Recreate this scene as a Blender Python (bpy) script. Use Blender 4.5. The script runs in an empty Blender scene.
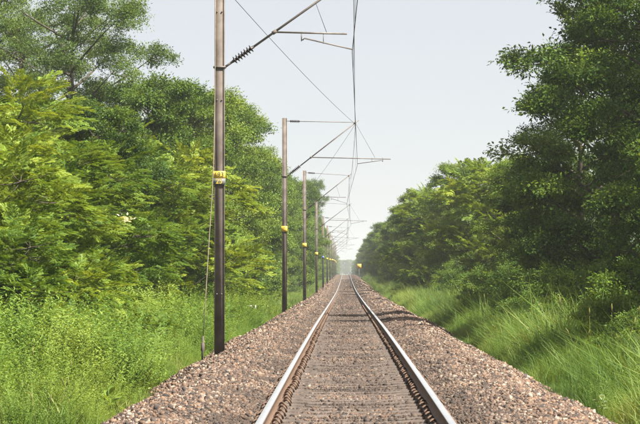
import bpy, math, random
import numpy as np
from mathutils import Vector

# ------------------------------------------------------------------ camera, sky, sun, exposure
SC = bpy.context.scene
COL = SC.collection
R = math.radians
F = 2400.0                                   # focal length in pixels of a 640 px wide picture (135 mm)
CAMX, CAMZ = -0.09, 1.39
cd = bpy.data.cameras.new('camera'); cam = bpy.data.objects.new('camera', cd); COL.objects.link(cam)
cd.sensor_width = 36.0; cd.lens = 36.0 * F / 640.0; cd.clip_start = 0.5; cd.clip_end = 9000
cam.location = (CAMX, 0, CAMZ)
cam.rotation_euler = (R(90) + math.atan((269 - 212) / F), 0, math.atan((345.5 - 320) / F))
SC.camera = cam

SUN_EL, SUN_AZ = R(52), R(124)                # azimuth from the view direction (+Y) towards the right (+X)
W = bpy.data.worlds.new('World'); SC.world = W; W.use_nodes = True
wn = W.node_tree.nodes; bg = wn['Background']
sky = wn.new('ShaderNodeTexSky'); sky.sky_type = 'NISHITA'; sky.sun_disc = False
sky.sun_elevation = SUN_EL; sky.sun_rotation = SUN_AZ
sky.altitude = 200; sky.air_density = 0.7; sky.dust_density = 0.7; sky.ozone_density = 1.0
veil = wn.new('ShaderNodeMix'); veil.data_type = 'RGBA'; veil.inputs['Factor'].default_value = 0.75   # thin even cloud over the whole sky
veil.inputs['B'].default_value = (4.80, 4.68, 4.62, 1)
W.node_tree.links.new(sky.outputs['Color'], veil.inputs['A']); W.node_tree.links.new(veil.outputs['Result'], bg.inputs['Color'])
bg.inputs['Strength'].default_value = 0.0555
sd = bpy.data.lights.new('sun', 'SUN'); sun = bpy.data.objects.new('sun', sd); COL.objects.link(sun)
sd.energy = 5.0; sd.angle = R(1.8); sd.color = (1.0, 0.93, 0.82)
sv = Vector((math.cos(SUN_EL) * math.sin(SUN_AZ), math.cos(SUN_EL) * math.cos(SUN_AZ), math.sin(SUN_EL)))
sun.rotation_euler = sv.to_track_quat('Z', 'Y').to_euler(); sun.location = (60, 30, 60)
SC.view_settings.view_transform = 'Standard'; SC.view_settings.look = 'None'
SC.view_settings.gamma = 1.0; SC.view_settings.exposure = 1.6; SC.view_settings.use_curve_mapping = False
SC.render.engine = 'CYCLES'
SC.cycles.max_bounces = 5; SC.cycles.diffuse_bounces = 3; SC.cycles.transmission_bounces = 3
SC.cycles.volume_bounces = 1; SC.cycles.use_denoising = True

rng = np.random.default_rng(7); random.seed(7)

# ------------------------------------------------------------------ helpers
_ky = np.array([-400, 45, 70, 116, 165, 215, 300, 400, 476, 560, 640, 720, 900, 1200, 1800, 4000.])
_kz = np.array([0, 0, -.08, -.30, -.46, -.57, -.56, -.36, -.12, .12, 0.02, -.3, -1.2, -2.0, -2.8, -4.])
_fy = np.arange(-400, 4000, 2.0)
_fz = np.convolve(np.pad(np.interp(_fy, _ky, _kz), 10, mode='edge'), np.ones(21) / 21, 'valid')
_fz[:200] = 0
def PZ(y): return np.interp(y, _fy, _fz)     # height of the rail top along the line

def PX(px, py, d):                           # where a point seen at (px, py) lies when it is d metres away
    return np.array([CAMX + (px - 345.5) / F * d, d, CAMZ + (269 - py) / F * d])

def mesh_np(name, V, F4=None, F3=None, mat=None, attrs=None, smooth=False, mats=None, midx=None):
    V = np.asarray(V, np.float32); me = bpy.data.meshes.new(name)
    n4 = 0 if F4 is None else len(F4); n3 = 0 if F3 is None else len(F3)
    me.vertices.add(len(V)); me.vertices.foreach_set('co', V.ravel())
    li = []; 
    if n4: li.append(np.asarray(F4, np.int32).ravel())
    if n3: li.append(np.asarray(F3, np.int32).ravel())
    li = np.concatenate(li); me.loops.add(len(li)); me.loops.foreach_set('vertex_index', li)
    me.polygons.add(n4 + n3)
    me.polygons.foreach_set('loop_start', np.concatenate([np.arange(n4) * 4, n4 * 4 + np.arange(n3) * 3]).astype(np.int32))
    if midx is not None: me.polygons.foreach_set('material_index', np.asarray(midx, np.int32))
    if smooth: me.polygons.foreach_set('use_smooth', np.ones(n4 + n3, bool))
    for k, a in (attrs or {}).items():
        at = me.attributes.new(k, 'FLOAT', 'POINT'); at.data.foreach_set('value', np.asarray(a, np.float32))
    me.update(calc_edges=True)
    for m in (mats or ([mat] if mat else [])): me.materials.append(m)
    return me

def link(name, me, parent=None, loc=None, rot=None, scl=None):
    o = bpy.data.objects.new(name, me); COL.objects.link(o)
    if parent: o.parent = parent
    if loc is not None: o.location = loc
    if rot is not None: o.rotation_euler = rot
    if scl is not None: o.scale = scl
    return o

def tag(o, label=None, cat=None, group=None, kind=None):
    if label: o['label'] = label
    if cat: o['category'] = cat
    if group: o['group'] = group
    if kind: o['kind'] = kind
    return o

class MB:                                    # collects shapes into one mesh
    def __init__(s): s.v = []; s.q = []; s.t = []; s.n = 0
    def add(s, V, Q=None, T=None):
        V = np.asarray(V, float).reshape(-1, 3)
        if Q is not None and len(Q): s.q.append(np.asarray(Q) + s.n)
        if T is not None and len(T): s.t.append(np.asarray(T) + s.n)
        s.v.append(V); s.n += len(V); return s
    def box(s, c, d):
        c = np.asarray(c, float); d = np.asarray(d, float) / 2
        V = np.array([[x, y, z] for x in (-1, 1) for y in (-1, 1) for z in (-1, 1)]) * d + c
        return s.add(V, [[0, 1, 3, 2], [4, 6, 7, 5], [0, 4, 5, 1], [2, 3, 7, 6], [0, 2, 6, 4], [1, 5, 7, 3]])
    def tube(s, pts, rad, n=8, cap=True):
        p = np.asarray(pts, float); m = len(p); r = np.broadcast_to(np.asarray(rad, float), (m,))
        t = np.gradient(p, axis=0); t /= np.linalg.norm(t, axis=1)[:, None] + 1e-9
        up = np.array([0, 0, 1.]) if abs(t[:, 2]).mean() < .8 else np.array([1., 0, 0])
        a = np.cross(t, up); a /= np.linalg.norm(a, axis=1)[:, None] + 1e-9; b = np.cross(t, a)
        th = np.arange(n) / n * 2 * math.pi
        V = p[:, None] + r[:, None, None] * (np.cos(th)[None, :, None] * a[:, None] + np.sin(th)[None, :, None] * b[:, None])
        Q = [[i * n + j, i * n + (j + 1) % n, (i + 1) * n + (j + 1) % n, (i + 1) * n + j] for i in range(m - 1) for j in range(n)]
        T = []
        V = V.reshape(-1, 3)
        if cap:
            V = np.vstack([V, p[0], p[-1]]); c0 = m * n
            T = [[c0, (j + 1) % n, j] for j in range(n)] + [[c0 + 1, (m - 1) * n + j, (m - 1) * n + (j + 1) % n] for j in range(n)]
        return s.add(V, Q, T)
    def mesh(s, name, mat, smooth=False):
        return mesh_np(name, np.vstack(s.v), np.vstack(s.q) if s.q else None, np.vstack(s.t) if s.t else None, mat, smooth=smooth)
    def build(s, name, mat, parent=None, smooth=False, **k):
        return link(name, s.mesh(name, mat, smooth), parent, **k)

# ------------------------------------------------------------------ materials
def newmat(name):
    m = bpy.data.materials.new(name); m.use_nodes = True
    return m, m.node_tree.nodes, m.node_tree.links, m.node_tree.nodes['Principled BSDF']
def ramp(n, stops, interp='LINEAR'):
    r = n.new('ShaderNodeValToRGB'); r.color_ramp.interpolation = interp
    while len(r.color_ramp.elements) < len(stops): r.color_ramp.elements.new(.5)
    for e, (p, c) in zip(r.color_ramp.elements, stops): e.position = p; e.color = (*c, 1)
    return r
def math_n(n, l, op, a, b=None):
    m = n.new('ShaderNodeMath'); m.operation = op
    for i, x in enumerate((a, b)):
        if x is None: continue
        if isinstance(x, (int, float)): m.inputs[i].default_value = x
        else: l.new(x, m.inputs[i])
    return m.outputs[0]

def leaf_mat(name, stops, trans=.35, rough=.5, tcol=1.5, w=(.5, .3, .2), spec=.16, pos=0):
    m, n, l, p = newmat(name)
    at = n.new('ShaderNodeAttribute'); at.attribute_name = 'tone'
    gi = n.new('ShaderNodeNewGeometry'); oi = n.new('ShaderNodeObjectInfo')
    s = math_n(n, l, 'ADD', math_n(n, l, 'MULTIPLY', at.outputs['Fac'], w[0]),
               math_n(n, l, 'ADD', math_n(n, l, 'MULTIPLY', gi.outputs['Random Per Island'], w[1]),
                      math_n(n, l, 'MULTIPLY', oi.outputs['Random'], w[2])))
    if pos:                                  # different kinds of plants grow in patches
        nz = n.new('ShaderNodeTexNoise'); nz.inputs['Scale'].default_value = .36; nz.inputs['Detail'].default_value = 3; l.new(gi.outputs['Position'], nz.inputs['Vector'])
        s = math_n(n, l, 'ADD', s, math_n(n, l, 'MULTIPLY', math_n(n, l, 'SUBTRACT', math_n(n, l, 'MULTIPLY', nz.outputs['Fac'], 3.0), 1.0), pos))
    r = ramp(n, stops); l.new(s, r.inputs['Fac'])
    l.new(r.outputs['Color'], p.inputs['Base Color']); p.inputs['Roughness'].default_value = rough
    p.inputs['Specular IOR Level'].default_value = spec
    tr = n.new('ShaderNodeBsdfTranslucent'); mx = n.new('ShaderNodeMix'); mx.data_type = 'RGBA'; mx.blend_type = 'MULTIPLY'
    mx.inputs['Factor'].default_value = 1; l.new(r.outputs['Color'], mx.inputs['A']); mx.inputs['B'].default_value = (tcol * 1.15, tcol, tcol * .45, 1)
    l.new(mx.outputs['Result'], tr.inputs['Color'])
    ms = n.new('ShaderNodeMixShader'); ms.inputs[0].default_value = trans
    l.new(p.outputs[0], ms.inputs[1]); l.new(tr.outputs[0], ms.inputs[2]); l.new(ms.outputs[0], n['Material Output'].inputs['Surface'])
    return m

def noise_mat(name, stops, scale=8, rough=.85, bump=.3, metal=0, detail=6, bscale=None, spec=.3):
    m, n, l, p = newmat(name)
    tc = n.new('ShaderNodeTexCoord'); nz = n.new('ShaderNodeTexNoise'); nz.inputs['Scale'].default_value = scale; nz.inputs['Detail'].default_value = detail
    l.new(tc.outputs['Object'], nz.inputs['Vector'])
    r = ramp(n, stops); l.new(nz.outputs['Fac'], r.inputs['Fac']); l.new(r.outputs['Color'], p.inputs['Base Color'])
    p.inputs['Roughness'].default_value = rough; p.inputs['Metallic'].default_value = metal; p.inputs['Specular IOR Level'].default_value = spec
    if bump:
        b = n.new('ShaderNodeBump'); b.inputs['Strength'].default_value = bump; b.inputs['Distance'].default_value = .02
        n2 = n.new('ShaderNodeTexNoise'); n2.inputs['Scale'].default_value = bscale or scale * 4; n2.inputs['Detail'].default_value = 4
        l.new(tc.outputs['Object'], n2.inputs['Vector']); l.new(n2.outputs['Fac'], b.inputs['Height']); l.new(b.outputs[0], p.inputs['Normal'])
    return m

M = {}
M['feather'] = leaf_mat('feathery_leaf', [(0.05, (.022, .052, .013)), (.3, (.062, .128, .022)), (.55, (.160, .235, .030)), (.9, (.36, .40, .06))], trans=.30)
M['broad'] = leaf_mat('broad_leaf', [(0.05, (.020, .048, .014)), (.3, (.052, .104, .021)), (.55, (.118, .188, .030)), (.9, (.26, .325, .055))], trans=.30)
M['dark'] = leaf_mat('dark_leaf', [(0.05, (.016, .038, .012)), (.35, (.042, .086, .019)), (.6, (.100, .165, .027)), (.9, (.24, .31, .05))], trans=.30)
M['tall'] = leaf_mat('small_leaf', [(0.05, (.028, .060, .020)), (.4, (.072, .128, .032)), (.9, (.18, .24, .055))], trans=.30)
M['herb'] = leaf_mat('herb_leaf', [(0, (.024, .056, .013)), (.3, (.058, .122, .021)), (.6, (.108, .188, .030)), (1, (.205, .28, .055))], trans=.30, w=(.2, .25, .2), pos=.65)
M['grass'] = leaf_mat('grass_blade', [(0, (.028, .064, .016)), (.4, (.070, .135, .025)), (.8, (.140, .205, .042)), (1, (.29, .285, .10))], trans=.30, w=(.2, .3, .2), pos=.55)
M['straw'] = leaf_mat('grass_seed_head', [(0, (.16, .17, .05)), (1, (.30, .28, .12))], trans=.3)
M['pale'] = leaf_mat('pale_leaf', [(0, (.55, .56, .34)), (1, (.70, .70, .5))], trans=.3)
M['grey_leaf'] = leaf_mat('grey_green_leaf', [(0, (.12, .18, .09)), (1, (.24, .31, .18))], trans=.2)
M['bark'] = noise_mat('bark', [(.3, (.045, .037, .028)), (.7, (.105, .088, .068))], scale=6, bump=.6)
M['soil'] = noise_mat('undergrowth_soil', [(.3, (.035, .045, .018)), (.55, (.07, .085, .03)), (.75, (.11, .10, .05))], scale=1.3, bump=.6, detail=10)
M['steel_rust'] = noise_mat('rusty_steel', [(.3, (.085, .055, .040)), (.6, (.14, .090, .062)), (.8, (.19, .13, .09))], scale=9, rough=.75, metal=.1)
M['rail_top'] = noise_mat('polished_rail', [(.3, (.84, .85, .86)), (.7, (.95, .95, .95))], scale=3, rough=.36, metal=1, bump=0)
M['mast'] = noise_mat('weathered_mast_steel', [(.25, (.082, .067, .057)), (.55, (.140, .118, .103)), (.8, (.20, .175, .155))], scale=3.5, rough=.8, metal=.05, bump=.15)
M['galv'] = noise_mat('galvanised_tube', [(.3, (.10, .088, .080)), (.7, (.19, .17, .155))], scale=5, rough=.6, metal=.3, bump=.1)
M['porcelain'] = noise_mat('brown_porcelain', [(.3, (.022, .018, .018)), (.7, (.045, .036, .034))], scale=4, rough=.25, bump=0, spec=.5)
M['wire'] = noise_mat('copper_wire_dark', [(.3, (.03, .03, .033)), (.7, (.07, .066, .064))], scale=2, rough=.6, metal=.3, bump=0)
M['rope'] = noise_mat('pale_guy_wire', [(.3, (.22, .185, .135)), (.7, (.34, .29, .22))], scale=9, rough=.8, bump=0)
M['yellow'] = noise_mat('yellow_plate_paint', [(.3, (.62, .42, .045)), (.7, (.74, .55, .10))], scale=9, rough=.5, bump=.05)
M['orange'] = noise_mat('orange_board_paint', [(.3, (.62, .33, .04)), (.7, (.72, .43, .07))], scale=6, rough=.5, bump=.05)
M['blue'] = noise_mat('blue_plate_paint', [(.3, (.10, .15, .42)), (.7, (.17, .22, .52))], scale=9, rough=.5, bump=.05)
M['plate_grey'] = noise_mat('grey_plate_paint', [(.3, (.11, .12, .11)), (.7, (.17, .18, .165))], scale=12, rough=.6, bump=.05)
M['black'] = noise_mat('black_lettering', [(.3, (.02, .02, .02)), (.7, (.05, .05, .045))], scale=8, rough=.6, bump=0)
M['white'] = noise_mat('weathered_white_paint', [(.3, (.45, .44, .40)), (.7, (.72, .71, .66))], scale=14, rough=.7, bump=.2)
M['concrete'] = noise_mat('sleeper_concrete', [(.3, (.066, .053, .045)), (.55, (.110, .088, .075)), (.8, (.165, .136, .116))], scale=7, rough=.9, bump=.5)

def ballast_material(name, instanced):
    m, n, l, p = newmat(name)
    tc = n.new('ShaderNodeTexCoord'); geo = n.new('ShaderNodeNewGeometry')
    stops = [(0, (.038, .033, .031)), (.22, (.078, .062, .053)), (.45, (.130, .090, .068)), (.66, (.182, .117, .080)), (.82, (.245, .157, .105)), (.95, (.33, .275, .225))]
    r = ramp(n, stops)
    if instanced:
        oi = n.new('ShaderNodeObjectInfo'); l.new(oi.outputs['Random'], r.inputs['Fac'])
    else:
        vo = n.new('ShaderNodeTexVoronoi'); vo.inputs['Scale'].default_value = 17; l.new(geo.outputs['Position'], vo.inputs['Vector'])
        l.new(vo.outputs['Color'], r.inputs['Fac'])
        b = n.new('ShaderNodeBump'); b.inputs['Strength'].default_value = 1; b.inputs['Distance'].default_value = .05; b.invert = True
        l.new(vo.outputs['Distance'], b.inputs['Height']); l.new(b.outputs[0], p.inputs['Normal'])
    # patchy oil and brake dust around the rails, painted darker to replace tree shade
    sx = n.new('ShaderNodeSeparateXYZ'); l.new(geo.outputs['Position'], sx.inputs[0])
    ax = math_n(n, l, 'ABSOLUTE', sx.outputs['X'])
    gr = ramp(n, [(0, (1, 1, 1)), (.42, (.85, .85, .85)), (.62, (.35, .35, .35)), (.85, (.05, .05, .05))])
    l.new(math_n(n, l, 'DIVIDE', ax, 3.0), gr.inputs['Fac'])
    nz = n.new('ShaderNodeTexNoise'); nz.inputs['Scale'].default_value = .55; nz.inputs['Detail'].default_value = 4; l.new(geo.outputs['Position'], nz.inputs['Vector'])
    nr = ramp(n, [(.35, (.35, .35, .35)), (.6, (1, 1, 1))]); l.new(nz.outputs['Fac'], nr.inputs['Fac'])
    fac = math_n(n, l, 'MULTIPLY', math_n(n, l, 'MULTIPLY', gr.outputs['Color'], nr.outputs['Color']), .88)
    mx = n.new('ShaderNodeMix'); mx.data_type = 'RGBA'; mx.blend_type = 'MIX'
    l.new(fac, mx.inputs['Factor']); l.new(r.outputs['Color'], mx.inputs['A']); mx.inputs['B'].default_value = (.044, .035, .030, 1)
    l.new(mx.outputs['Result'], p.inputs['Base Color']); p.inputs['Roughness'].default_value = .85; p.inputs['Specular IOR Level'].default_value = .25
    return m
M['ballast'] = ballast_material('ballast_bed_stone', False)
M['stone'] = ballast_material('ballast_loose_stone', True)

# ------------------------------------------------------------------ scattering of ground cover (grass, gravel): one object each
def scatter(name, P, rot, scl, pid, protos):
    me = bpy.data.meshes.new(name + '_points'); me.vertices.add(len(P)); me.vertices.foreach_set('co', np.asarray(P, np.float32).ravel())
    a = me.attributes.new('rot', 'FLOAT_VECTOR', 'POINT'); a.data.foreach_set('vector', np.asarray(rot, np.float32).ravel())
    a = me.attributes.new('scl', 'FLOAT', 'POINT'); a.data.foreach_set('value', np.asarray(scl, np.float32))
    a = me.attributes.new('pid', 'INT', 'POINT'); a.data.foreach_set('value', np.asarray(pid, np.int32))
    o = link(name, me); ng = bpy.data.node_groups.new(name + '_nodes', 'GeometryNodeTree')
    ng.interface.new_socket('Geometry', in_out='INPUT', socket_type='NodeSocketGeometry')
    ng.interface.new_socket('Geometry', in_out='OUTPUT', socket_type='NodeSocketGeometry')
    n, l = ng.nodes, ng.links
    gi = n.new('NodeGroupInput'); go = n.new('NodeGroupOutput'); ip = n.new('GeometryNodeInstanceOnPoints'); jn = n.new('GeometryNodeJoinGeometry')
    for k, me_p in enumerate(protos):
        po = bpy.data.objects.new(name + '_piece', me_p)
        oi = n.new('GeometryNodeObjectInfo'); oi.inputs['Object'].default_value = po; oi.inputs['As Instance'].default_value = True
        l.new(oi.outputs['Geometry'], jn.inputs[0])
    def attr(nm, dt):
        x = n.new('GeometryNodeInputNamedAttribute'); x.data_type = dt; x.inputs['Name'].default_value = nm; return x.outputs['Attribute']
    l.new(gi.outputs[0], ip.inputs['Points']); l.new(jn.outputs[0], ip.inputs['Instance'])
    ip.inputs['Pick Instance'].default_value = True
    l.new(attr('pid', 'INT'), ip.inputs['Instance Index']); l.new(attr('rot', 'FLOAT_VECTOR'), ip.inputs['Rotation']); l.new(attr('scl', 'FLOAT'), ip.inputs['Scale'])
    l.new(ip.outputs[0], go.inputs[0])
    md = o.modifiers.new('scatter', 'NODES'); md.node_group = ng
    return o

# ------------------------------------------------------------------ ground and ballast bed
def smooth_noise(x, y, s, seed):
    r = np.random.default_rng(seed); out = 0
    for k in range(6):
        a, b, c = r.normal(size=2) * (1 + k * .5) / s, 0, r.uniform(0, 6.28)
        out = out + np.sin(a[0] * x + a[1] * y + c) / (1 + k * .5)
    return out / 2.2
def ground_h(x, y):                          # relative to the rail top
    ax = np.abs(x)
    h = np.where(x < 0, -.95, -.82) - .35 * np.clip(3.0 - ax, 0, 1)
    h = h + .16 * smooth_noise(x, y, 3.0, 3) * np.clip((ax - 3.4) / 2, 0, 1)
    return h + .02 * np.clip(ax - 20, 0, 60)
gx = np.concatenate([np.linspace(-900, -60, 12), np.linspace(-40, -14, 10), np.linspace(-13, 13, 53), np.linspace(14, 40, 10), np.linspace(60, 900, 12)])
gy = np.concatenate([np.arange(-120, 0, 10), np.arange(0, 140, 1.0), np.arange(140, 700, 6), np.arange(700, 3600, 100)])
XX, YY = np.meshgrid(gx, gy); ZZ = ground_h(XX, YY) + PZ(YY)
nx, ny = len(gx), len(gy); I = np.arange(nx * ny).reshape(ny, nx)
Q = np.stack([I[:-1, :-1], I[:-1, 1:], I[1:, 1:], I[1:, :-1]], -1).reshape(-1, 4)
o = link('ground', mesh_np('ground', np.stack([XX, YY, ZZ], -1).reshape(-1, 3), Q, mat=M['soil'], smooth=True)); tag(o, kind='structure')

BX = np.array([-3.9, -3.45, -3.0, -2.55, -2.25, -1.95, -1.6, -1.35, -1.0, -.5, 0, .5, 1.0, 1.35, 1.6, 1.95, 2.25, 2.55, 3.0, 3.45, 3.9])
BZ = np.array([-1.25, -.88, -.60, -.30, -.17, -.12, -.135, -.150, -.196, -.220, -.222, -.220, -.196, -.150, -.135, -.12, -.17, -.30, -.58, -.84, -1.2])
def bed_h(x, y):
    h = np.interp(x * (1 + np.clip(np.abs(x) - 1.6, 0, 1) * (.075 * smooth_noise(x * 0, y, .9, 61) * np.where(x < 0, 1, -.8) + .06 * smooth_noise(x * 0, y, 3.1, 62))), BX, BZ)
    return h + .075 * smooth_noise(x * 1.3, y, 1.3, 11) * np.clip((np.abs(x) - 1.45) / .5, 0, 1)
by = np.concatenate([np.arange(-30, 120, .5), np.arange(120, 400, 3), np.arange(400, 1500, 12)])
bxx = np.interp(np.linspace(0, len(BX) - 1, 61), np.arange(len(BX)), BX)
XX, YY = np.meshgrid(bxx, by); ZZ = bed_h(XX, YY) + PZ(YY)
nx, ny = len(bxx), len(by); I = np.arange(nx * ny).reshape(ny, nx)
Q = np.stack([I[:-1, :-1], I[:-1, 1:], I[1:, 1:], I[1:, :-1]], -1).reshape(-1, 4)
o = link('ballast_bed', mesh_np('ballast_bed', np.stack([XX, YY, ZZ], -1).reshape(-1, 3), Q, mat=M['ballast'], smooth=True)); tag(o, kind='structure')

def stone_mesh(k):
    r = np.random.default_rng(100 + k)
    t = (1 + 5 ** .5) / 2
    V = np.array([[-1, t, 0], [1, t, 0], [-1, -t, 0], [1, -t, 0], [0, -1, t], [0, 1, t], [0, -1, -t], [0, 1, -t], [t, 0, -1], [t, 0, 1], [-t, 0, -1], [-t, 0, 1]], float)
    V /= np.linalg.norm(V[0]); V *= r.uniform(.58, 1.15, (12, 1)); V += r.normal(0, .15, V.shape)
    V *= np.array([1.25, .95, .72]) * r.uniform(.8, 1.15, 3)
    T = [[0, 11, 5], [0, 5, 1], [0, 1, 7], [0, 7, 10], [0, 10, 11], [1, 5, 9], [5, 11, 4], [11, 10, 2], [10, 7, 6], [7, 1, 8], [3, 9, 4], [3, 4, 2], [3, 2, 6], [3, 6, 8], [3, 8, 9], [4, 9, 5], [2, 4, 11], [6, 2, 10], [8, 6, 7], [9, 8, 1]]
    return mesh_np('ballast_stone', V * .5, None, T, M['stone'])
stones = [stone_mesh(k) for k in range(7)]
SP = .60; SY0 = 19.0                                     # sleeper spacing, first sleeper
pts, scs = [], []
for (y0, y1, den, s0, s1) in ((19, 34, 1000, .030, .064), (34, 60, 640, .034, .070), (60, 110, 300, .045, .085), (110, 240, 80, .07, .13), (240, 420, 25, .10, .18)):
    n = int((y1 - y0) * 7.6 * den); x = rng.uniform(-3.8, 3.8, n); y = rng.uniform(y0, y1, n)
    ph = np.abs(((y - SY0 + SP / 2) % SP) - SP / 2)
    on_sleeper = (np.abs(x) < 1.04) & (ph < .12)
    near_rail = np.abs(np.abs(x) - .873) < .19
    keep = ~(on_sleeper & (rng.random(n) < .80)) & ~(near_rail & (rng.random(n) < np.where(ph < .17, 1, .35)))
    keep &= ~((np.abs(x) > 3.1) & (rng.random(n) < (np.abs(x) - 3.1) * 1.1))
    x, y = x[keep], y[keep]; s = (s0 + (s1 - s0) * rng.random(len(x)) ** 1.6) * np.where(rng.random(len(x)) < .07, 1.5, 1)
    inner = np.abs(x) < 1.3; s = np.where(inner, s * .82, s)
    z = np.maximum(bed_h(x, y), ground_h(x, y)) + PZ(y) + s * rng.uniform(-.05, .33, len(x)) - np.where(np.abs(np.abs(x) - .873) < .12, .03, 0)
    pts.append(np.stack([x, y, z], 1)); scs.append(s)
pts = np.vstack(pts); scs = np.concatenate(scs)
o = scatter('ballast_stones', pts, rng.uniform(-3.14, 3.14, pts.shape) * [.35, .35, 1], scs, rng.integers(0, 7, len(pts)), stones)
tag(o, 'broken pink and grey ballast stones heaped around the track', 'ballast', kind='stuff')

# ------------------------------------------------------------------ railway track
track = link('railway_track', None, loc=(0, 0, 0)); tag(track, 'straight single broad-gauge railway track with shiny rail heads on ballast', 'railway track')
prof = np.array([(-.036, 0), (-.031, 0.006), (.031, 0.006), (.036, 0), (.034, -.030), (.011, -.045), (.010, -.125), (.030, -.140), (.072, -.150), (.072, -.166), (-.072, -.166), (-.072, -.150), (-.030, -.140), (-.010, -.125), (-.011, -.045), (-.034, -.030)])
ry = np.concatenate([np.arange(-20, 400, 4), np.arange(400, 1200, 12)]); rz = PZ(ry); k = len(prof)
for s in (-1, 1):
    V = np.zeros((len(ry), k, 3)); V[:, :, 0] = prof[None, :, 0] + s * .873 + .004 * np.sin(ry / 23 + s)[:, None]; V[:, :, 1] = ry[:, None]; V[:, :, 2] = prof[None, :, 1] + rz[:, None] - .006
    Q = []; mi = []
    for i in range(len(ry) - 1):
        for j in range(k):
            Q.append([i * k + j, (i + 1) * k + j, (i + 1) * k + (j + 1) % k, i * k + (j + 1) % k]); mi.append(0 if j in (0, 1, 2) else 1)
    link('rail', mesh_np('rail', V.reshape(-1, 3), Q, mats=[M['rail_top'], M['steel_rust']], midx=mi), track)
sx_ = np.array([-1.375, -1.36, -1.15, -.70, -.45, 0, .45, .70, 1.15, 1.36, 1.375])
top = np.array([-.215, -.19, -.176, -.176, -.200, -.204, -.200, -.176, -.176, -.19, -.215])
ww = np.array([.115, .12, .115, .11, .10, .095, .10, .11, .115, .12, .115])
V = []
for x_, t_, w_ in zip(sx_, top, ww): V += [(x_, -w_ - .02, -.36), (x_, -w_, t_ - .012), (x_, -w_ + .015, t_), (x_, w_ - .015, t_), (x_, w_, t_ - .012), (x_, w_ + .02, -.36)]
Q = [[i * 6 + j, i * 6 + j + 1, i * 6 + j + 7, i * 6 + j + 6] for i in range(len(sx_) - 1) for j in range(5)] + [[0, 5, 4, 1], [1, 4, 3, 2], [60, 61, 64, 65], [61, 62, 63, 64]]
sl_me = mesh_np('sleeper', V, Q, mat=M['concrete'])
th = np.linspace(0, math.pi, 8)
def clip_mesh(s):
    b = MB(); p = np.stack([.045 * np.cos(th) * s, .05 * np.sin(th * 2), .065 * np.sin(th)], 1)
    b.tube(p, .0125, 4); return b.mesh('rail_clip', M['steel_rust'], True)
clip_me = {1: clip_mesh(1), -1: clip_mesh(-1)}
clip_x = [(-.873 - .095, 1), (-.873 + .095, -1), (.873 - .095, 1), (.873 + .095, -1)]
NS = 300; extra = MB(); far = MB()
svt = np.array(V); cv = {s: np.array([v.co for v in clip_me[s].vertices]) for s in clip_me}
cq = {s: [list(p.vertices) for p in clip_me[s].polygons] for s in clip_me}
for i in range(900):
    y = SY0 + i * SP; z = float(PZ(y))
    if i < NS:
        so = link('sleeper', sl_me, track, (random.gauss(0, .01), y + random.gauss(0, .012), z + random.gauss(0, .004)), (0, 0, random.gauss(0, .006)))
        if i < 75:
            for cx, s in clip_x: link('rail_clip', clip_me[s], so, (cx, 0, -.165))
        elif i < 170:
            for cx, s in clip_x: extra.add(cv[s] + [cx, y, z - .165], [q for q in cq[s] if len(q) == 4], [q for q in cq[s] if len(q) == 3])
    else:
        far.add(svt + [0, y, z], Q)
tag(extra.build('rail_clips', M['steel_rust'], track), kind='stuff')
tag(far.build('sleepers', M['concrete'], track), kind='stuff')

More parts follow.
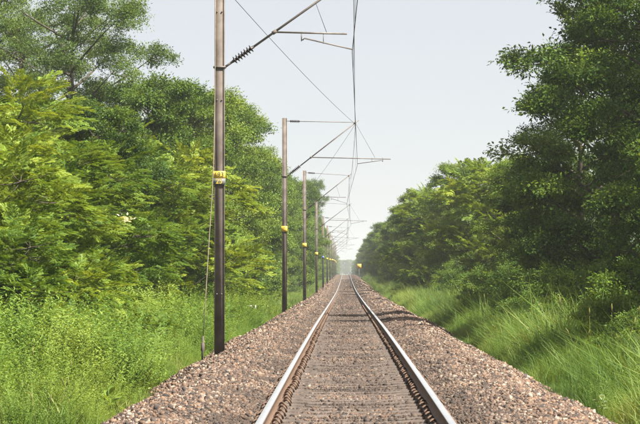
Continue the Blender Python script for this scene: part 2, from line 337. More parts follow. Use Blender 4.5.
# ------------------------------------------------------------------ overhead line masts
MX = CAMX - 2.6
def helix_ins(b, p0, p1, r, n):              # row of porcelain discs between two points
    p0, p1 = np.array(p0, float), np.array(p1, float)
    for t in np.linspace(0.12, .88, n):
        c = p0 + (p1 - p0) * t; d = (p1 - p0) / np.linalg.norm(p1 - p0)
        b.tube([c - d * .028, c - d * .006, c + d * .004, c + d * .012], [r * .42, r, r * .95, r * .4], 14)
    b.tube([p0, p1], r * .36, 10)
def mast(d, kind, first=False, plate='yellow', label='', contact=(0, 0), tip=(0, 0), detail=2):
    z0 = float(PZ(d)); base = link('overhead_line_mast', None, loc=(MX, d, z0)); tag(base, label, 'mast', 'overhead line masts left of the track')
    b = MB(); H0, H1 = -.75, 8.06; w = .205; fl = .016
    b.box((-w / 2 + fl / 2, 0, (H0 + H1) / 2), (fl, .19, H1 - H0)); b.box((w / 2 - fl / 2, 0, (H0 + H1) / 2), (fl, .19, H1 - H0)); b.box((0, -.075, (H0 + H1) / 2), (w - 2 * fl, .014, H1 - H0))
    b.build('column', M['mast'], base)
    b = MB(); b.box((0, 0, -.82), (.62, .62, .5)); b.build('footing', M['concrete'], base)
    # number plate strapped on the camera side
    pz = 1.9 + CAMZ if first else 3.33
    pm = M['blue'] if plate == 'blue' else M['yellow']
    pl = MB()
    if first:
        pl.box((-.005, -.112, pz + .065), (.27, .008, .15)); p = pl.build('number_plate', pm, base)
        MB().box((-.005, -.113, pz - .075), (.27, .007, .128)).build('lower_plate', M['plate_grey'], p)
    else:
        pl.box((-.005, -.112, pz), (.27, .008, .24)); p = pl.build('number_plate', pm, base)
    def text(s, z, size, mat):
        c = bpy.data.curves.new('lettering', 'FONT'); c.body = s; c.size = size; c.align_x = 'CENTER'; c.align_y = 'CENTER'; c.extrude = .001
        c.materials.append(mat); t = link('lettering', c, p, (-.005, -.1185, z), (R(90), 0, 0))
    if first: text('193', pz + .065, .135, M['black']); text('25', pz - .073, .14, M['yellow'])
    elif detail > 1: text('193', pz + .04, .11, M['black'])
    if first:
        for zz in (.9, 4.9, 6.72, 7.05):
            for xx in (-.05, .05): MB().tube([(xx, -.080, zz), (xx, -.097, zz)], .016, 6).build('bolt', M['galv'], base)
    lx = lambda x: x - MX                     # x of the place to x beside the mast
    foot = (w / 2, 5.58); T = np.array([lx(tip[0]), 0, tip[1]]); Fp = np.array([foot[0], 0, foot[1]]); Dv = T - Fp; L = np.linalg.norm(Dv); Dn = Dv / L
    MB().box((0, 0, 5.58), (w + .05, .22, .035)).build('mast_clamp', M['galv'], base)
    b = MB(); b.tube([Fp, Fp + Dn * .22], .024, 8); b.tube([Fp + Dn * .72, T + Dn * .18], .024, 8); b.build('bracket_tube', M['galv'], base)
    b = MB(); helix_ins(b, Fp + Dn * .2, Fp + Dn * .74, .085, 7); b.build('bracket_insulator', M['porcelain'], base, smooth=False)
    J = Fp + Dn * (1.03 / Dn[0]); J[1] = 0
    b = MB(); b.tube([J - Dn * .05, J + Dn * .05], .04, 8); b.tube([T - Dn * .06, T + Dn * .02], .045, 8); b.box((T[0], 0, T[2] - .08), (.03, .06, .16)); b.build('tube_coupling', M['mast'], base)
    # tie from mast top
    S0 = np.array([w / 2, 0, 7.93]); S1 = np.array([T[0] - .28, 0, T[2] + .02])
    b = MB(); b.tube([S0, S1], .015, 6); b.tube([S1, T], .010, 6); b.build('stay_tube', M['galv'], base)
    dS = (S1 - S0) / np.linalg.norm(S1 - S0)
    b = MB(); helix_ins(b, S0 + dS * .12, S0 + dS * .56, .07, 6); b.build('stay_insulator', M['porcelain'], base)
    # registration tube and steady arm
    C = np.array([lx(contact[0]), 0, contact[1]])
    if kind == 'A':
        e = J + [1.50, 0, -.04]; hx = J[0] + .56
    else:
        e = np.array([C[0] + 1.42, 0, J[2] - .08]); hx = C[0] + 1.08
    MB().tube([J, e], .019, 8).build('registration_tube', M['galv'], base)
    ztube = J[2] - .02
    b = MB(); b.tube([(hx, .0, ztube), (hx, 0, ztube - .17)], .014, 6)
    s = 1 if C[0] > hx else -1; hk = np.array([hx + s * .02, 0, ztube - .15])
    b.tube([hk, hk + [s * .04, 0, .04], C + [0, 0, .03], C], [.016, .016, .015, .012], 6)
    mp = hk + (C - hk) * .42; b.tube([mp + [0, 0, .02], (mp[0], 0, ztube)], .008, 5); b.build('steady_arm', M['galv'], base)
    q = J + (T - J) * .52; dx = .23 if kind == 'A' else .9
    if kind == 'A': MB().tube([q, (q[0] + dx, 0, ztube)], .006, 5).build('hanger_wire', M['wire'], base)
    else: MB().tube([T, (C[0] + .75, 0, ztube)], .006, 5).build('hanger_wire', M['wire'], base)
    return base
D = [49.5, 102.3, 152.5, 216, 279, 342, 404, 468, 530, 592, 655]
labels = ['tall rusty steel mast nearest the camera, plate reading 193 over 25',
          'second overhead mast from the camera, yellow plate, long arm past the wires',
          'third overhead mast from the camera, plain yellow plate',
          'fourth overhead mast from the camera, plain yellow plate',
          'fifth overhead mast from the camera, the one with a blue plate']
sup = []
for i, d in enumerate(D):
    A = i % 2 == 0
    contact = (.05 - .0, 5.92) if A else (.42, 6.08); tip = (.08, 7.47) if A else (.33, 7.86)
    if i > 1: contact = (-.02, 5.95) if A else (.42, 6.0); tip = (.14, 7.75) if A else (.30, 7.75)
    lab = labels[i] if i < 5 else '%s overhead mast from the camera, beyond the blue-plated one' % ('sixth', 'seventh', 'eighth', 'ninth', 'tenth', 'eleventh')[i - 5]
    mast(d, 'A' if A else 'B', i == 0, 'blue' if i == 4 else 'yellow', lab, contact, tip, 2 if i < 2 else 1)
    sup.append((d, contact, tip))
sup = [(-5.0, (.40, 6.0), (.30, 7.75))] + sup + [(718, (.1, 6), (.2, 7.75))]
cp = []; mp = []; drops = []
for (d0, c0, t0), (d1, c1, t1) in zip(sup[:-1], sup[1:]):
    n = 10
    for k in range(n):
        t = k / n; y = d0 + (d1 - d0) * t; zz = float(PZ(y))
        lin = float(PZ(d0)) * (1 - t) + float(PZ(d1)) * t
        c = np.array([c0[0] + (c1[0] - c0[0]) * t, y, c0[1] + (c1[1] - c0[1]) * t + lin - .02])
        m = np.array([t0[0] + (t1[0] - t0[0]) * t, y, t0[1] + (t1[1] - t0[1]) * t + lin - .10 - 4 * .85 * t * (1 - t)])
        cp.append(c); mp.append(m)
        if 0 < k and k % 2 == 1: drops.append((m, c))
o = MB().tube(cp, .0075, 6).build('contact_wire', M['wire']); tag(o, 'lower copper contact wire running above the track, held by steady arms', 'wire')
o = MB().tube(mp, .0075, 6).build('catenary_wire', M['wire']); tag(o, 'upper sagging catenary wire above the track, hung from the bracket tips', 'wire')
for m, c in drops:
    if m[1] < 420: MB().tube([m, (m + c) / 2, c], .0035, 4).build('dropper', M['wire'], o)
t2 = np.array([.33, D[1], 7.80 + float(PZ(D[1]))])
a = np.array([MX + .1, D[0], 7.2]); b_ = np.array([MX + .1, D[2], 6.65 + float(PZ(D[2]))])
def wire(p, q, sag, r): 
    t = np.linspace(0, 1, 13)[:, None]; w = p + (q - p) * t; w[:, 2] -= (4 * sag * t * (1 - t))[:, 0]
    return MB().tube(w, r, 6)
tag(wire(a, t2, .12, .0065).build('anchor_wire', M['wire']), 'thin slanting wire from nearest mast to second bracket tip across the sky', 'wire')
tag(wire(t2, b_, .12, .0065).build('anchor_wire', M['wire']), 'thin slanting wire from second bracket tip down to the third mast', 'wire')
# guy wire on the near mast
g = link('guy_wire', None, loc=PX(203, 356, 49.2)); tag(g, 'pale guy wire beside the nearest mast with turnbuckle at grass level', 'guy wire')
gp = [PX(*q, 49.3) - np.array(g.location) for q in ((203, 340), (206, 290), (209, 240), (212.2, 190), (213.7, 150), (214.6, 95), (215, 20), (215.2, -20))]
MB().tube(gp, .010, 6).build('cable', M['rope'], g)
gp = [PX(*q, 49.3) - np.array(g.location) for q in ((202.4, 362), (202.5, 352), (202.7, 350), (202.8, 344), (203, 342), (203.1, 336))]
MB().tube(gp, [.02, .02, .042, .042, .02, .02], 8).build('turnbuckle', M['mast'], g)

# trackside boards
p = PX(359.2, 280, 420); g = link('caution_board', None, loc=p); tag(g, 'small square orange-yellow board on a post right of the far track', 'sign')
MB().box((0, 0, .72), (.08, .08, 3.2)).build('post', M['mast'], g)
MB().box((0, -.06, 2.45), (.74, .03, .74)).build('board', M['orange'], g)
p = PX(252, 315, 91); g = link('marker_frame', None, loc=p); tag(g, 'little white trackside marker frame standing in grass left of the ballast', 'marker')
for s in (-1, 1): MB().box((s * .12, 0, .05), (.035, .035, .62)).build('leg', M['white'], g)
MB().box((0, -.025, .30), (.32, .02, .16)).build('board', M['white'], g)
for s in (-1, 1): MB().box((s * .06, -.038, .30), (.06, .008, .07)).build('dark_mark', M['black'], g)

# ------------------------------------------------------------------ vegetation
def rotmats(fwd, roll):
    f = fwd / (np.linalg.norm(fwd, axis=1)[:, None] + 1e-9)
    up = np.tile([0, 0, 1.], (len(f), 1)); s = np.cross(up, f); ln = np.linalg.norm(s, axis=1)[:, None]
    s = np.where(ln < 1e-3, [[1., 0, 0]], s / (ln + 1e-9)); u = np.cross(f, s)
    c, sn = np.cos(roll)[:, None], np.sin(roll)[:, None]
    return np.stack([f, s * c + u * sn, u * c - s * sn], 2)   # columns: forward, side, up
def leaf_tpl(k, nleaf, size, ll, lw, seed, flat=.55, outward=.5):   # loose bunch of simple leaves round a twig, +X outward
    r = np.random.default_rng(seed)
    pos = r.normal(0, 1, (nleaf, 3)) * [size, size, size * flat]
    pos[:, 2] -= .12 * pos[:, 0] ** 2 / size
    nrm = r.normal(0, .55, (nleaf, 3)) + [outward * .5, 0, .9]; nrm /= np.linalg.norm(nrm, axis=1)[:, None]
    t = pos * .8 + r.normal(0, size, (nleaf, 3)) + [size * .5, 0, -.15 * size]; t -= nrm * (t * nrm).sum(1)[:, None]; t /= np.linalg.norm(t, axis=1)[:, None]
    b = np.cross(nrm, t); L = ll * r.uniform(.6, 1.25, (nleaf, 1)); Wd = lw * r.uniform(.7, 1.2, (nleaf, 1))
    p0 = pos; p1 = pos + t * L * .42 + b * Wd / 2 + nrm * Wd * .14; p2 = pos + t * L - nrm * L * .12; p3 = pos + t * L * .42 - b * Wd / 2 + nrm * Wd * .14
    V = np.stack([p0, p1, p2, p3], 1).reshape(-1, 3); return V, np.arange(nleaf * 4).reshape(-1, 4)
def feather_tpl(seed, nl=8, L=.62, npin=7):  # arching twig with compound leaves made of paired pinnae, +X outward
    r = np.random.default_rng(seed); VV = []
    for k in range(nl):
        t = (k + .7) / nl; side = 1 if k % 2 else -1
        base = np.array([t * L, 0, .10 * t * L - .32 * t * t * L])
        ang = side * (1.0 - .55 * t) + r.normal(0, .18); rl = r.uniform(.22, .34) * (1.1 - .35 * t); dz = r.uniform(-.15, .35)
        d = np.array([math.cos(ang), math.sin(ang), dz]); d /= np.linalg.norm(d); n0 = np.array([-d[2] * d[0], -d[2] * d[1], 1.]); n0 /= np.linalg.norm(n0)
        n0 = n0 + r.normal(0, .28, 3); n0 -= d * (n0 @ d); n0 /= np.linalg.norm(n0); sd = np.cross(n0, d)
        for j in range(npin):
            u = (j + 1.2) / (npin + .2); c = base + d * rl * u - np.array([0, 0, .30 * rl * u * u])
            for sg in (-1, 1):
                pl = (.125 if 0 < j < npin - 1 else .09) * r.uniform(.8, 1.15); pw = .042
                e = sd * sg * .86 + d * .50; e /= np.linalg.norm(e); w = np.cross(n0, e)
                VV.append([c, c + e * pl * .5 + w * pw / 2 - n0 * .004, c + e * pl - np.array([0, 0, pl * .32]), c + e * pl * .5 - w * pw / 2 - n0 * .004])
    V = np.array(VV).reshape(-1, 3); return V, np.arange(len(V)).reshape(-1, 4)
def assemble(tpls, pos, fwd, scale, tone, roll, r):
    M3 = rotmats(fwd, roll); which = r.integers(0, len(tpls), len(pos)); Vs, Qs, Ts = [], [], []; n = 0
    for k, (V, Q) in enumerate(tpls):
        ix = np.where(which == k)[0]
        if not len(ix): continue
        W = np.einsum('nij,vj->nvi', M3[ix], V) * scale[ix, None, None] + pos[ix, None]
        Vs.append(W.reshape(-1, 3)); Qs.append((Q[None] + (np.arange(len(ix)) * len(V))[:, None, None]).reshape(-1, 4) + n)
        Ts.append(np.repeat(tone[ix], len(V))); n += len(ix) * len(V)
    return np.vstack(Vs), np.vstack(Qs), np.concatenate(Ts)

def tree_meshes(name, seed, H, Rr, nl, nsub, per, tpls, mat, low=.06, topw=.48, lobe=(.20, .36), subr=(.30, .52), trunk_r=.16, lean=(0, 0), csz=(.8, 1.2), fill=.10, droop=0., wood=.06, spread=1.0, core=.45):
    """limbs end in boughs, boughs in sprays; leaves sit on the upper, outer side of each spray so that gaps stay open between them"""
    r = np.random.default_rng(seed); lean = np.array([*lean, 0.]); L = []
    for i in range(nl):
        t = low + (1 - low) * (i + r.uniform(.1, .9)) / nl
        env = Rr * math.sqrt(max(.05, 1 - ((t - topw) / (max(topw - low, 1 - topw) * 1.12)) ** 2))
        a = i * 2.4 + r.uniform(-.5, .5); lr = Rr * r.uniform(*lobe)
        rad = max(0, env - lr * .8) * (r.uniform(.80, 1.10) if r.random() > .22 else r.uniform(.2, .6)) * spread
        L.append((math.cos(a) * rad + lean[0] * t, math.sin(a) * rad + lean[1] * t, min(t * H, H - lr * .8), lr))
    L = np.array(L)
    # sprays on each bough
    m = nl * nsub; lo = np.repeat(np.arange(nl), nsub); d = r.normal(0, 1, (m, 3)); d[:, 2] = np.abs(d[:, 2]) * .9 - .25
    ax = np.stack([L[lo, 0] - lean[0] * L[lo, 2] / H, L[lo, 1] - lean[1] * L[lo, 2] / H, np.zeros(m)], 1)
    d += ax / (np.linalg.norm(ax, axis=1)[:, None] + .3) * .7; d /= np.linalg.norm(d, axis=1)[:, None]
    sr = r.uniform(*subr, m) * (.75 + .5 * L[lo, 3] / (Rr * lobe[1])); shape = r.uniform(.75, 1.35, (m, 3)) * [1, 1, .62]
    sp = L[lo, :3] + d * (L[lo, 3] * r.uniform(.55, 1.12, m))[:, None] * [1, 1, .8]
    sp[:, 2] = np.maximum(sp[:, 2], .25)
    # leaf bunches on each spray
    n = m * per; so = np.repeat(np.arange(m), per); e = r.normal(0, 1, (n, 3)); e[:, 2] = np.abs(e[:, 2]) * .9 - .22
    e += d[so] * .55; e /= np.linalg.norm(e, axis=1)[:, None]
    pos = sp[so] + e * shape[so] * (sr[so] * r.uniform(.62, 1.10, n))[:, None]
    pos[:, 2] -= droop * (1 - e[:, 2]) * sr[so] * r.random(n)
    inn = r.random(n) < fill; tr = r.uniform(.15, .75, n)[:, None]
    axp = np.stack([lean[0] * pos[:, 2] / H, lean[1] * pos[:, 2] / H, pos[:, 2]], 1)
    pos = np.where(inn[:, None], axp + (pos - axp) * (core + (1 - core) * tr), pos); pos[:, 2] = np.maximum(pos[:, 2], .12 + .2 * r.random(n))
    fw = e * [1, 1, .5] + d[so] * .5 + r.normal(0, .22, (n, 3)) + [0, 0, .12 - droop * .3]
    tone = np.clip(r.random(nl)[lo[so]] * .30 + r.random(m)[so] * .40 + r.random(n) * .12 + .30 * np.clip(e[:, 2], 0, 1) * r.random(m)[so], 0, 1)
    V, Q, T = assemble(tpls, pos, fw, r.uniform(*csz, n), tone, r.normal(0, .3, n), r)
    crown = mesh_np(name + '_crown', V, Q, mat=mat, attrs={'tone': T})
    b = MB(); th = np.linspace(0, 1, 9); wob = np.cumsum(r.normal(0, .02 * H / 8, (9, 2)), 0); wob -= wob[0]
    tz = th * H * .86; trunk = np.stack([wob[:, 0] + lean[0] * th * .86, wob[:, 1] + lean[1] * th * .86, tz - .3 * (th == 0)], 1)
    b.tube(trunk, trunk_r * (1.12 - .95 * th) + .012, 8)
    for (x, y, z, lr) in L:
        t0 = max(.08, (z - .55 * math.hypot(x, y) - .2 * lr) / H); base = np.array([np.interp(t0 * H, tz, trunk[:, j]) for j in range(3)])
        q = np.array([x, y, z]); mid = (base + q) / 2 + r.normal(0, .14, 3) + [0, 0, -.05 * H * .3]
        tt = np.linspace(0, 1, 6)[:, None]; c = (1 - tt) ** 2 * base + 2 * tt * (1 - tt) * mid + tt ** 2 * q
        b.tube(c, (trunk_r * .36 * (1 - tt[:, 0] * .85)) + .006, 5)
    for i in range(m):
        q = L[lo[i], :3]; b.tube([q, (q + sp[i]) / 2 + r.normal(0, .05, 3) - [0, 0, .04], sp[i] + d[i] * sr[i] * .5], [.022, .014, .005], 3, cap=False)
    for i in r.choice(n, int(n * wood), replace=False):
        b.tube([sp[so[i]], (sp[so[i]] + pos[i]) / 2 + r.normal(0, .02, 3), pos[i]], [.009, .007, .004], 3, cap=False)
    return crown, b.mesh(name + '_trunk', M['bark'])

ft = [feather_tpl(s) for s in range(5)]
bt = [leaf_tpl(0, 24, .125, .120, .060, s, flat=.6) for s in range(5)]
dt = [leaf_tpl(0, 24, .120, .110, .058, s + 20, flat=.6) for s in range(5)]
st = [leaf_tpl(0, 26, .150, .110, .055, s + 40, flat=.6) for s in range(5)]
K = {}
K['f1'] = tree_meshes('feathery', 1, 6.0, 2.9, 26, 6, 12, ft, M['feather'], low=.06, topw=.45, trunk_r=.08, csz=(.5, .85), droop=.5, subr=(.35, .6))
K['f2'] = tree_meshes('feathery', 2, 7.0, 2.9, 28, 6, 12, ft, M['feather'], low=.06, topw=.42, trunk_r=.09, csz=(.5, .85), droop=.5, subr=(.35, .6))
K['b1'] = tree_meshes('broad', 3, 10.0, 2.9, 36, 6, 18, bt, M['broad'], topw=.45, trunk_r=.15)
K['b2'] = tree_meshes('broad', 4, 10.0, 2.7, 34, 6, 18, bt, M['broad'], topw=.52, trunk_r=.15)
K['b3'] = tree_meshes('broad', 5, 10.0, 3.2, 38, 6, 18, bt, M['broad'], topw=.40, trunk_r=.16, lobe=(.17, .34))
K['d1'] = tree_meshes('dark', 6, 12.0, 3.3, 44, 6, 19, dt, M['dark'], topw=.50, trunk_r=.18, lobe=(.16, .34))
K['d2'] = tree_meshes('dark', 7, 10.5, 3.1, 40, 6, 19, dt, M['dark'], topw=.46, trunk_r=.16, lobe=(.16, .34))
K['t1'] = tree_meshes('tall', 8, 15.0, 4.1, 34, 7, 15, st, M['tall'], low=.36, topw=.74, trunk_r=.18, lobe=(.15, .28), subr=(.34, .62), fill=.05, droop=.25)
K['s1'] = tree_meshes('shrub', 9, 2.6, 1.3, 9, 6, 8, bt, M['broad'], low=.12, topw=.45, trunk_r=.035, lobe=(.3, .5), subr=(.16, .3), csz=(.6, 1.0))
K['s2'] = tree_meshes('shrub', 10, 2.4, 1.4, 9, 6, 6, ft, M['feather'], low=.12, topw=.45, trunk_r=.035, lobe=(.3, .5), subr=(.16, .3), csz=(.45, .75), droop=.4)

def plant(kind, x, y, h, label, group, rz=None, wid=1.0, name=None, cat='tree'):
    cr, tk = K[kind]; h0 = {'f1': 6, 'f2': 7, 'b1': 10, 'b2': 10, 'b3': 10, 'd1': 12, 'd2': 10.5, 't1': 15, 's1': 2.6, 's2': 2.4}[kind]
    s = h / h0; z = float(PZ(y) + ground_h(np.array(x), np.array(y)))
    nm = name or {'f': 'feathery_tree', 'b': 'broadleaf_tree', 'd': 'dark_tree', 't': 'tall_tree', 's': 'shrub'}[kind[0]]
    e = link(nm, None, loc=(x, y, z), rot=(0, 0, random.uniform(0, 6.28) if rz is None else rz), scl=(s * wid, s * wid, s))
    tag(e, label, 'shrub' if kind[0] == 's' else cat, group)
    link('crown', cr, e); link('trunk', tk, e)
    return e

LG, RG = 'trees of the left wall of foliage', 'trees of the right wall of foliage'
# left, near to far
for (k, x, y, h, w, lab) in (
    ('f1', -7.9, 49.5, 4.9, 1.0, 'feathery yellow-green tree rising behind the small ferny one at the left picture edge'),
    ('f1', -6.9, 45.5, 3.3, 1.05, 'small ferny tree hanging low over the weeds at the left picture edge'),
    ('f2', -7.3, 55, 4.3, 1.1, 'half-grown feathery tree just right of the small ferny one'),
    ('f2', -7.9, 64, 5.6, 1.15, 'feathery bright green tree carrying a pale tuft, left of the nearest mast'),
    ('f1', -11.2, 72, 7.6, 1.1, 'feathery tree behind the nearest one at the left picture edge'),
    ('f2', -8.8, 88, 7.0, 1.1, 'feathery tree behind the dark broadleaf one on the left'),
    ('f1', -7.6, 93, 6.8, 1.05, 'feathery tree standing just left of the nearest mast, behind the grass'),
    ('f2', -11.0, 92, 8.6, 1.05, 'taller feathery tree in front of the tall open-crowned tree'),
    ('t1', -13.0, 112, 15.8, 1.0, 'tall open-crowned tree at top left with sky showing through'),
    ('b1', -8.8, 108, 11.2, 1.0, 'broadleaf tree whose top rises just left of the nearest mast'),
    ('d2', -8.1, 77, 7.7, .95, 'dark broadleaf tree rising behind the feathery one with the pale tuft'),
    ('b3', -12.5, 104, 9.0, 1.1, 'broadleaf tree below the tall open-crowned tree'),
    ('t1', -16.0, 118, 15.5, 1.0, 'tall tree in the top left picture corner'),
    ('b2', -7.9, 124, 12.0, .95, 'broadleaf tree behind the upper part of the nearest mast'),
    ('b3', -7.6, 140, 12.4, .9, 'broadleaf tree just right of the nearest mast'),
    ('b1', -8.2, 162, 14.4, .85, 'high pale green tree between the first and second masts'),
    ('b2', -7.2, 178, 12.0, .85, 'broadleaf tree directly behind the second mast'),
    ('b3', -7.6, 200, 12.0, .9, 'broadleaf tree between the second and third masts'),
    ('b2', -6.0, 440, 19.0, .52, 'tall grey-green tree rising above the distant left row'),
    ):
    e = plant(k, x, y, h, lab, LG, wid=w)
    if 'pale tuft' in lab and 'carrying' in lab:
        V, Q = leaf_tpl(0, 90, .085, .09, .05, 77); sc = e.scale[0]
        tp = PX(125, 219, 60.4); u = np.array(tp) - np.array(e.location); a = -e.rotation_euler.z
        lx, ly = u[0] * math.cos(a) - u[1] * math.sin(a), u[0] * math.sin(a) + u[1] * math.cos(a)
        c = link('pale_leaf_tuft', mesh_np('pale_leaf_tuft', V, Q, mat=M['pale'], attrs={'tone': np.full(len(V), .5)}), e, (lx / e.scale[0], ly / e.scale[1], u[2] / e.scale[2])); c['label'] = 'pale cream tuft of young leaves'
# right, near to far; the first stand outside the picture and shade the track
for (k, x, y, h, w, lab) in (
    ('d2', 8.9, 48, 7.4, 1.0, 'lower tree outside the right picture edge shading the tall grass'),
    ('d2', 10.0, 52.5, 7.2, 1.0, 'low tree at the right picture edge before the dark group'),
    ('d1', 11.2, 61, 12.5, 1.0, 'dark tree at the right picture edge, nearest on that side'),
    ('d1', 10.2, 73, 13.5, 1.0, 'tallest dark tree at top right, reaching above the picture'),
    ('b1', 9.6, 86, 13.6, .95, 'mid-green tree left of the tallest one at top right'),
    ('d1', 9.5, 98, 11.4, .95, 'dark tree with a branch reaching left into the sky'),
    ('d2', 13.4, 84, 12.5, 1.0, 'dark tree behind the tallest one at top right'),
    ('d2', 8.4, 112, 7.6, .95, 'low dark tree at the left end of the dark right-hand group'),
    ('f2', 9.2, 146, 9.0, .95, 'feathery sunlit tree directly left of the dark right-hand group'),
    ('b1', 8.7, 172, 10.2, 1.05, 'rounded sunlit tree with the highest top in the middle right row'),
    ('f1', 7.9, 194, 8.8, .95, 'feathery sunlit tree left of the rounded highest one on the right'),
    ('b3', 7.6, 222, 10.0, 1.05, 'olive tree above the orange board side of the right row'),
    ):
    plant(k, x, y, h, lab, RG, wid=w)
# the rows running away on both sides
y = 222.0; i = 0
kinds = ['b1', 'b2', 'b3']
ORD = ['first', 'second', 'third', 'fourth', 'fifth', 'sixth', 'seventh', 'eighth', 'ninth', 'tenth', 'eleventh', 'twelfth', 'thirteenth', 'fourteenth', 'fifteenth', 'sixteenth']
while y < 1500:
    if i < 10:
        ll = 'left-row tree, %s one beyond the trees at the third mast' % ORD[i]; rl = 'right-row tree, %s one beyond the olive tree' % ORD[i]
    else:
        ll = 'hazy tree at the far shrinking end of the left row'; rl = 'hazy tree at the far shrinking end of the right row'
    plant(kinds[i % 3], -7.3 + rng.normal(0, .4), y, rng.uniform(9.0, 13.0), ll, LG, wid=rng.uniform(.85, 1.05))
    plant(kinds[(i + 1) % 3], 7.2 + rng.normal(0, .4), y + 20, rng.uniform(8.2, 10.4), rl, RG, wid=rng.uniform(.95, 1.1))
    y += 11 + max(0, y - 300) * .022; i += 1
for i in range(9):                            # where the line bends away, far ahead
    plant(kinds[i % 3], -16 + i * 4, 2150 + (i * 53) % 160, 14, 'bluish tree closing the far end of the line', 'trees closing the far end of the line')
for i in range(10):
    plant(kinds[i % 3], -13.5 + rng.normal(0, .8), 128 + i * 17, rng.uniform(9, 11), '%s tree of the rank half hidden behind the left row' % ORD[i], 'second rank of left trees')
    plant(kinds[(i + 2) % 3], 14 + rng.normal(0, .8), 112 + i * 17, rng.uniform(8.5, 9.8), '%s tree of the rank half hidden behind the right row' % ORD[i], 'second rank of right trees')
# shrubs at the feet of the trees
for i in range(16):
    yy = 60 + i * 8.5; k = 's2' if i % 2 else 's1'
    plant(k, -5.9 - rng.uniform(0, .8) - (1.2 if yy < 75 else 0), yy, rng.uniform(1.6, 2.6), '%s low shrub from the camera at the feet of the left trees' % ORD[i], 'shrubs below the left trees')
for i in range(15):
    yy = 66 + i * 9; k = 's1'
    plant(k, 6.6 + rng.uniform(-.2, .7), yy, rng.uniform(1.7, 2.6), '%s low shrub from the camera at the feet of the right trees' % ORD[i], 'shrubs below the right trees')

# low bushy weeds standing in the verges
for i, (x, y, h) in enumerate(((-5.2, 47, 1.1), (-4.7, 55, 1.3), (-5.9, 52, 1.2), (-6.6, 49, 1.5), (-5.2, 63, 1.5), (-4.6, 71, 1.2), (-6.3, 61, 1.7), (-4.5, 84, 1.2), (-7.2, 57, 1.9))):
    plant('s2' if i % 3 else 's1', x, y, h, '%s bushy weed from the camera in the left verge grass' % ORD[i], 'bushy weeds in the left verge', name='bushy_weed')
for i, (x, y, h) in enumerate(((5.3, 45, 1.0), (5.5, 50, 1.3), (6.2, 54, 1.7), (5.0, 58, 1.1), (5.9, 63, 1.6), (5.0, 68, 1.2), (6.3, 72, 1.8), (5.2, 78, 1.3), (4.9, 90, 1.1), (5.5, 101, 1.4))):
    plant('s1', x, y, h * 1.25, '%s bushy weed from the camera in the right verge grass' % ORD[i], 'bushy weeds in the right verge', name='bushy_weed')

# ------------------------------------------------------------------ grass and weeds
def tuft(seed, nb, h, spread, lean, w, mat='grass'):
    r = np.random.default_rng(seed); VV, TT, tone = [], [], []; n = 0; V = []; Q = []; T = []
    for i in range(nb):
        a = r.uniform(0, 6.28); rr = spread * math.sqrt(r.random()); b = np.array([rr * math.cos(a), rr * math.sin(a), -.03])
        d = r.uniform(0, 6.28); dr = np.array([math.cos(d), math.sin(d), 0]); sd = np.array([-dr[1], dr[0], 0]); hh = h * r.uniform(.5, 1.1); le = lean * hh * r.uniform(.2, 1.3); ww = w * r.uniform(.7, 1.3)
        m = b + dr * le * .3 + [0, 0, hh * .58]; e = b + dr * le + [0, 0, hh * (1 - .25 * r.random())]
        V += [b - sd * ww / 2, b + sd * ww / 2, m + sd * ww * .42, m - sd * ww * .42, e]
        Q.append([n, n + 1, n + 2, n + 3]); T.append([n + 3, n + 2, n + 4]); tone += [r.random()] * 5; n += 5
    return mesh_np('grass_tuft', np.array(V), Q, T, M[mat], attrs={'tone': tone})
tufts_s = [tuft(s, 34, .42, .20, .55, .011) for s in range(5)]
tufts_l = [tuft(s + 30, 36, .98, .26, .75, .013) for s in range(5)]
def herb(seed, h, spread, ns, nl, ll, lw):
    r = np.random.default_rng(seed); pos, fw = [], []; b = []
    for i in range(ns):
        a = r.uniform(0, 6.28); rr = spread * math.sqrt(r.random()); hh = h * r.uniform(.5, 1.1); o = np.array([rr * math.cos(a), rr * math.sin(a), 0]); le = np.array([math.cos(a), math.sin(a), 0]) * r.uniform(.05, .45) * hh
        for j in range(nl):
            t = (j + 1) / nl; g = j * 2.4 + i; pos.append(o + le * t * t + [0, 0, hh * (.12 + .88 * t)]); fw.append([math.cos(g), math.sin(g), r.uniform(.0, .9)])
    pos, fw = np.array(pos), np.array(fw); M3 = rotmats(fw, r.normal(0, .3, len(pos)))
    lf = np.array([[0, 0, 0], [ll * .45, lw / 2, .004], [ll, 0, -ll * .15], [ll * .45, -lw / 2, .004]])
    V = (np.einsum('nij,vj->nvi', M3, lf) * r.uniform(.6, 1.25, (len(pos), 1, 1)) + pos[:, None]).reshape(-1, 3)
    return mesh_np('herb', V, np.arange(len(V)).reshape(-1, 4), mat=M['herb'], attrs={'tone': np.repeat(r.random(len(pos)), 4)})
herbs = [herb(s, .60, .28, 44, 40, .031, .011) for s in range(5)]
def seed_stem(seed):
    r = np.random.default_rng(seed); h = r.uniform(1.2, 1.7); dx = r.normal(0, .12)
    b = MB(); p = np.array([(0, 0, 0), (dx * .2, 0, h * .5), (dx, 0, h)]); b.tube(p, [.004, .004, .003], 3); b.tube([p[2] - [0, 0, .02], p[2] + [dx * .1, 0, .08], p[2] + [dx * .25, 0, .17]], [.006, .016, .003], 4)
    return b.mesh('seed_stem', M['straw'])
stems = [seed_stem(s) for s in range(4)]
def patch(xr, yr, den, seed, edge=True):
    r = np.random.default_rng(seed); n = int((xr[1] - xr[0]) * (yr[1] - yr[0]) * den); x = r.uniform(*xr, n); y = r.uniform(*yr, n)
    return x, y, r
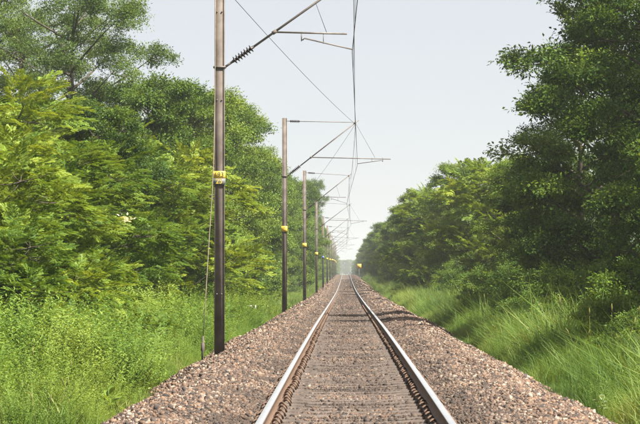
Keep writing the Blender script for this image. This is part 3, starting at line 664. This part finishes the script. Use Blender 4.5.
def lay(name, parts, protos, lab, cat, tilt=.15):
    X = np.concatenate([p[0] for p in parts]); Y = np.concatenate([p[1] for p in parts]); S = np.concatenate([p[2] for p in parts])
    Z = np.maximum(ground_h(X, Y), np.where(np.abs(X) < 3.9, bed_h(X, Y), -9)) + PZ(Y) - .02
    n = len(X); rt = np.stack([rng.normal(0, tilt, n), rng.normal(0, tilt, n), rng.uniform(0, 6.28, n)], 1)
    return tag(scatter(name, np.stack([X, Y, Z], 1), rt, S, rng.integers(0, len(protos), n), protos), lab, cat, kind='stuff')
# left: knee-high weeds and grass, growing in mounds
mr = np.random.default_rng(5); MC = np.stack([mr.uniform(-11, -4.1, 190), mr.uniform(26, 125, 190), mr.uniform(.6, 1.7, 190), mr.uniform(.2, 1.15, 190) ** 1.3], 1)
def mound(x, y):
    f = np.zeros(len(x))
    for cx, cy, cr, chh in MC: f = np.maximum(f, chh * np.exp(-((x - cx) ** 2 + ((y - cy) * .8) ** 2) / cr ** 2))
    return f
L_ = []; H_ = []
for (y0, y1, dg, dh) in ((24, 60, 20, 15), (60, 110, 13, 11), (110, 240, 6, 4), (240, 520, 2.2, 1)):
    x, y, r = patch((-11 if y0 < 100 else -7, -3.15), (y0, y1), dg, int(y0)); nz = smooth_noise(x, y, 1.3, 21); kp = (x < -3.30 - .38 * smooth_noise(x * 0, y, 1.0, 71)) | (rng.random(len(x)) < .04); x, y, nz = x[kp], y[kp], nz[kp]
    g = 1 + (y0 > 100) * .25; L_.append((x, y, (.75 + .3 * nz + 1.0 * mound(x, y) + r.normal(0, .25, len(x))).clip(.4, 2.4) * g * np.clip((-x - 2.9) * 1.2, .45, 1.25)))
    x, y, r = patch((-11 if y0 < 100 else -7, -3.4), (y0, y1), dh, int(y0) + 1); nz = smooth_noise(x, y, 1.1, 22) * .6 + smooth_noise(x, y, 3.2, 41) * .8
    kp = nz > -.35; x, y, nz = x[kp], y[kp], nz[kp]; H_.append((x, y, (.45 + .2 * nz + 1.55 * mound(x, y) + r.normal(0, .15, len(x))).clip(.3, 2.3) * np.clip((-x - 2.7) * .9, .4, 1.3)))
lay('grass_left', L_, tufts_s, 'bright green grass on the left bank below the trees', 'grass')
x, y, r = patch((-9, -3.6), (26, 100), .7, 88); S2_ = [(x, y, r.uniform(.35, .8, len(x)))]
lay('weeds_left', H_, herbs, 'soft yellow-green weeds mounding over the left bank', 'weeds')
# right: waist-high grass
G_ = []; S_ = []; H_ = []; E_ = []
for (y0, y1, dg) in ((24, 60, 20), (60, 110, 14), (110, 240, 6), (240, 520, 2.2)):
    x, y, r = patch((3.2, 9.5 if y0 < 100 else 6.6), (y0, y1), dg, int(y0) + 50); nz = smooth_noise(x, y, 1.4, 31)
    kp = (x > 3.42 + .40 * smooth_noise(x * 0, y, 1.0, 72)) | (rng.random(len(x)) < .04); x, y, nz = x[kp], y[kp], nz[kp]
    G_.append((x, y, (1.05 + .5 * nz + r.normal(0, .2, len(x))).clip(.3, 2.0) * np.clip((x - 2.85) * .62, .35, 1.1)))
    x, y, r = patch((3.05, 3.9), (y0, y1), dg * .8, int(y0) + 51); E_.append((x, y, r.uniform(.4, .95, len(x)) * np.clip((x - 2.7), .3, 1)))
    x, y, r = patch((3.6, 8), (y0, y1), dg * .5, int(y0) + 52); nz = smooth_noise(x, y, 1.1, 23); kp = nz > -.1; H_.append((x[kp], y[kp], (1.0 + .6 * nz[kp]).clip(.4, 1.9) * np.clip((x[kp] - 2.9) * .8, .4, 1)))
    if y0 < 110:
        x, y, r = patch((4.4, 8.0), (y0, y1), .9, int(y0) + 53); S_.append((x, y, r.uniform(.55, 1.05, len(x))))
lay('tall_grass_right', G_, tufts_l, 'tall arching green grass on the right bank', 'grass')
lay('grass_edge_right', E_, tufts_s, 'short grass fringing the right ballast toe', 'grass')
lay('weeds_right', H_, herbs, 'weeds scattered in the tall grass on the right bank', 'weeds')
lay('dry_stalks', S2_, stems, 'thin straw-coloured stalks in the left verge weeds', 'grass stems')
lay('seed_stems', S_, stems, 'pale seed stems standing above the right-hand grass', 'grass stems')
# single broad-leaved weeds
def rosette(name, p, nleaf, ll, lw, up, mat, label, seed):
    r = np.random.default_rng(seed); g = link(name, None, loc=p); tag(g, label, 'plant')
    sm = MB(); sm.tube([(0, 0, -.5), (0, 0, .0), (.01, 0, .16)], [.014, .012, .008], 6); sm.build('stem', M['herb'], g)
    for i in range(nleaf):
        a = i * 2.4 + r.normal(0, .2); t = i / nleaf; L = ll * r.uniform(.75, 1.15); w = lw * r.uniform(.85, 1.15); e = up * (1 + t) + r.normal(0, .15)
        d = np.array([math.cos(a), math.sin(a), 0]); s = np.array([-d[1], d[0], 0]); V = []
        for u, ww in ((0, .10), (.25, .75), (.5, 1), (.75, .75), (1, .06)):
            c = d * L * u * math.cos(e) + np.array([0, 0, L * u * math.sin(e) - .35 * L * u * u + t * .16])
            V += [c - s * w * ww / 2 + [0, 0, w * ww * .15], c, c + s * w * ww / 2 + [0, 0, w * ww * .15]]
        Qs = [[k * 3 + j, k * 3 + j + 1, k * 3 + j + 4, k * 3 + j + 3] for k in range(4) for j in range(2)]
        link('leaf', mesh_np('leaf', V, Qs, mat=mat, attrs={'tone': np.full(15, r.uniform(.4, 1))}, smooth=True), g)
rosette('broadleaf_weed', PX(76, 425, 35.0), 13, .30, .13, .75, M['herb'], 'light green broad-leaved weed at the bottom left picture edge', 1)
rosette('broadleaf_weed', PX(110, 408, 36.0), 12, .36, .09, .55, M['broad'], 'dark green spreading weed beside the left ballast toe', 2)
rosette('milkweed', PX(602, 409, 33.5), 8, .17, .075, .5, M['grey_leaf'], 'pale grey-leaved weed low in the grass at bottom right', 3)

# ------------------------------------------------------------------ haze
b = MB().box((0, 1690, 5), (1790, 3780, 80)).build('haze', None); tag(b, 'pale morning haze over the whole line', 'haze', kind='stuff')
m = bpy.data.materials.new('haze_air'); m.use_nodes = True; n = m.node_tree.nodes; n.remove(n['Principled BSDF'])
v = n.new('ShaderNodeVolumePrincipled'); v.inputs['Density'].default_value = .00025; v.inputs['Color'].default_value = (.88, .93, 1, 1); v.inputs['Anisotropy'].default_value = .3
m.node_tree.links.new(v.outputs[0], n['Material Output'].inputs['Volume']); b.data.materials.append(m)
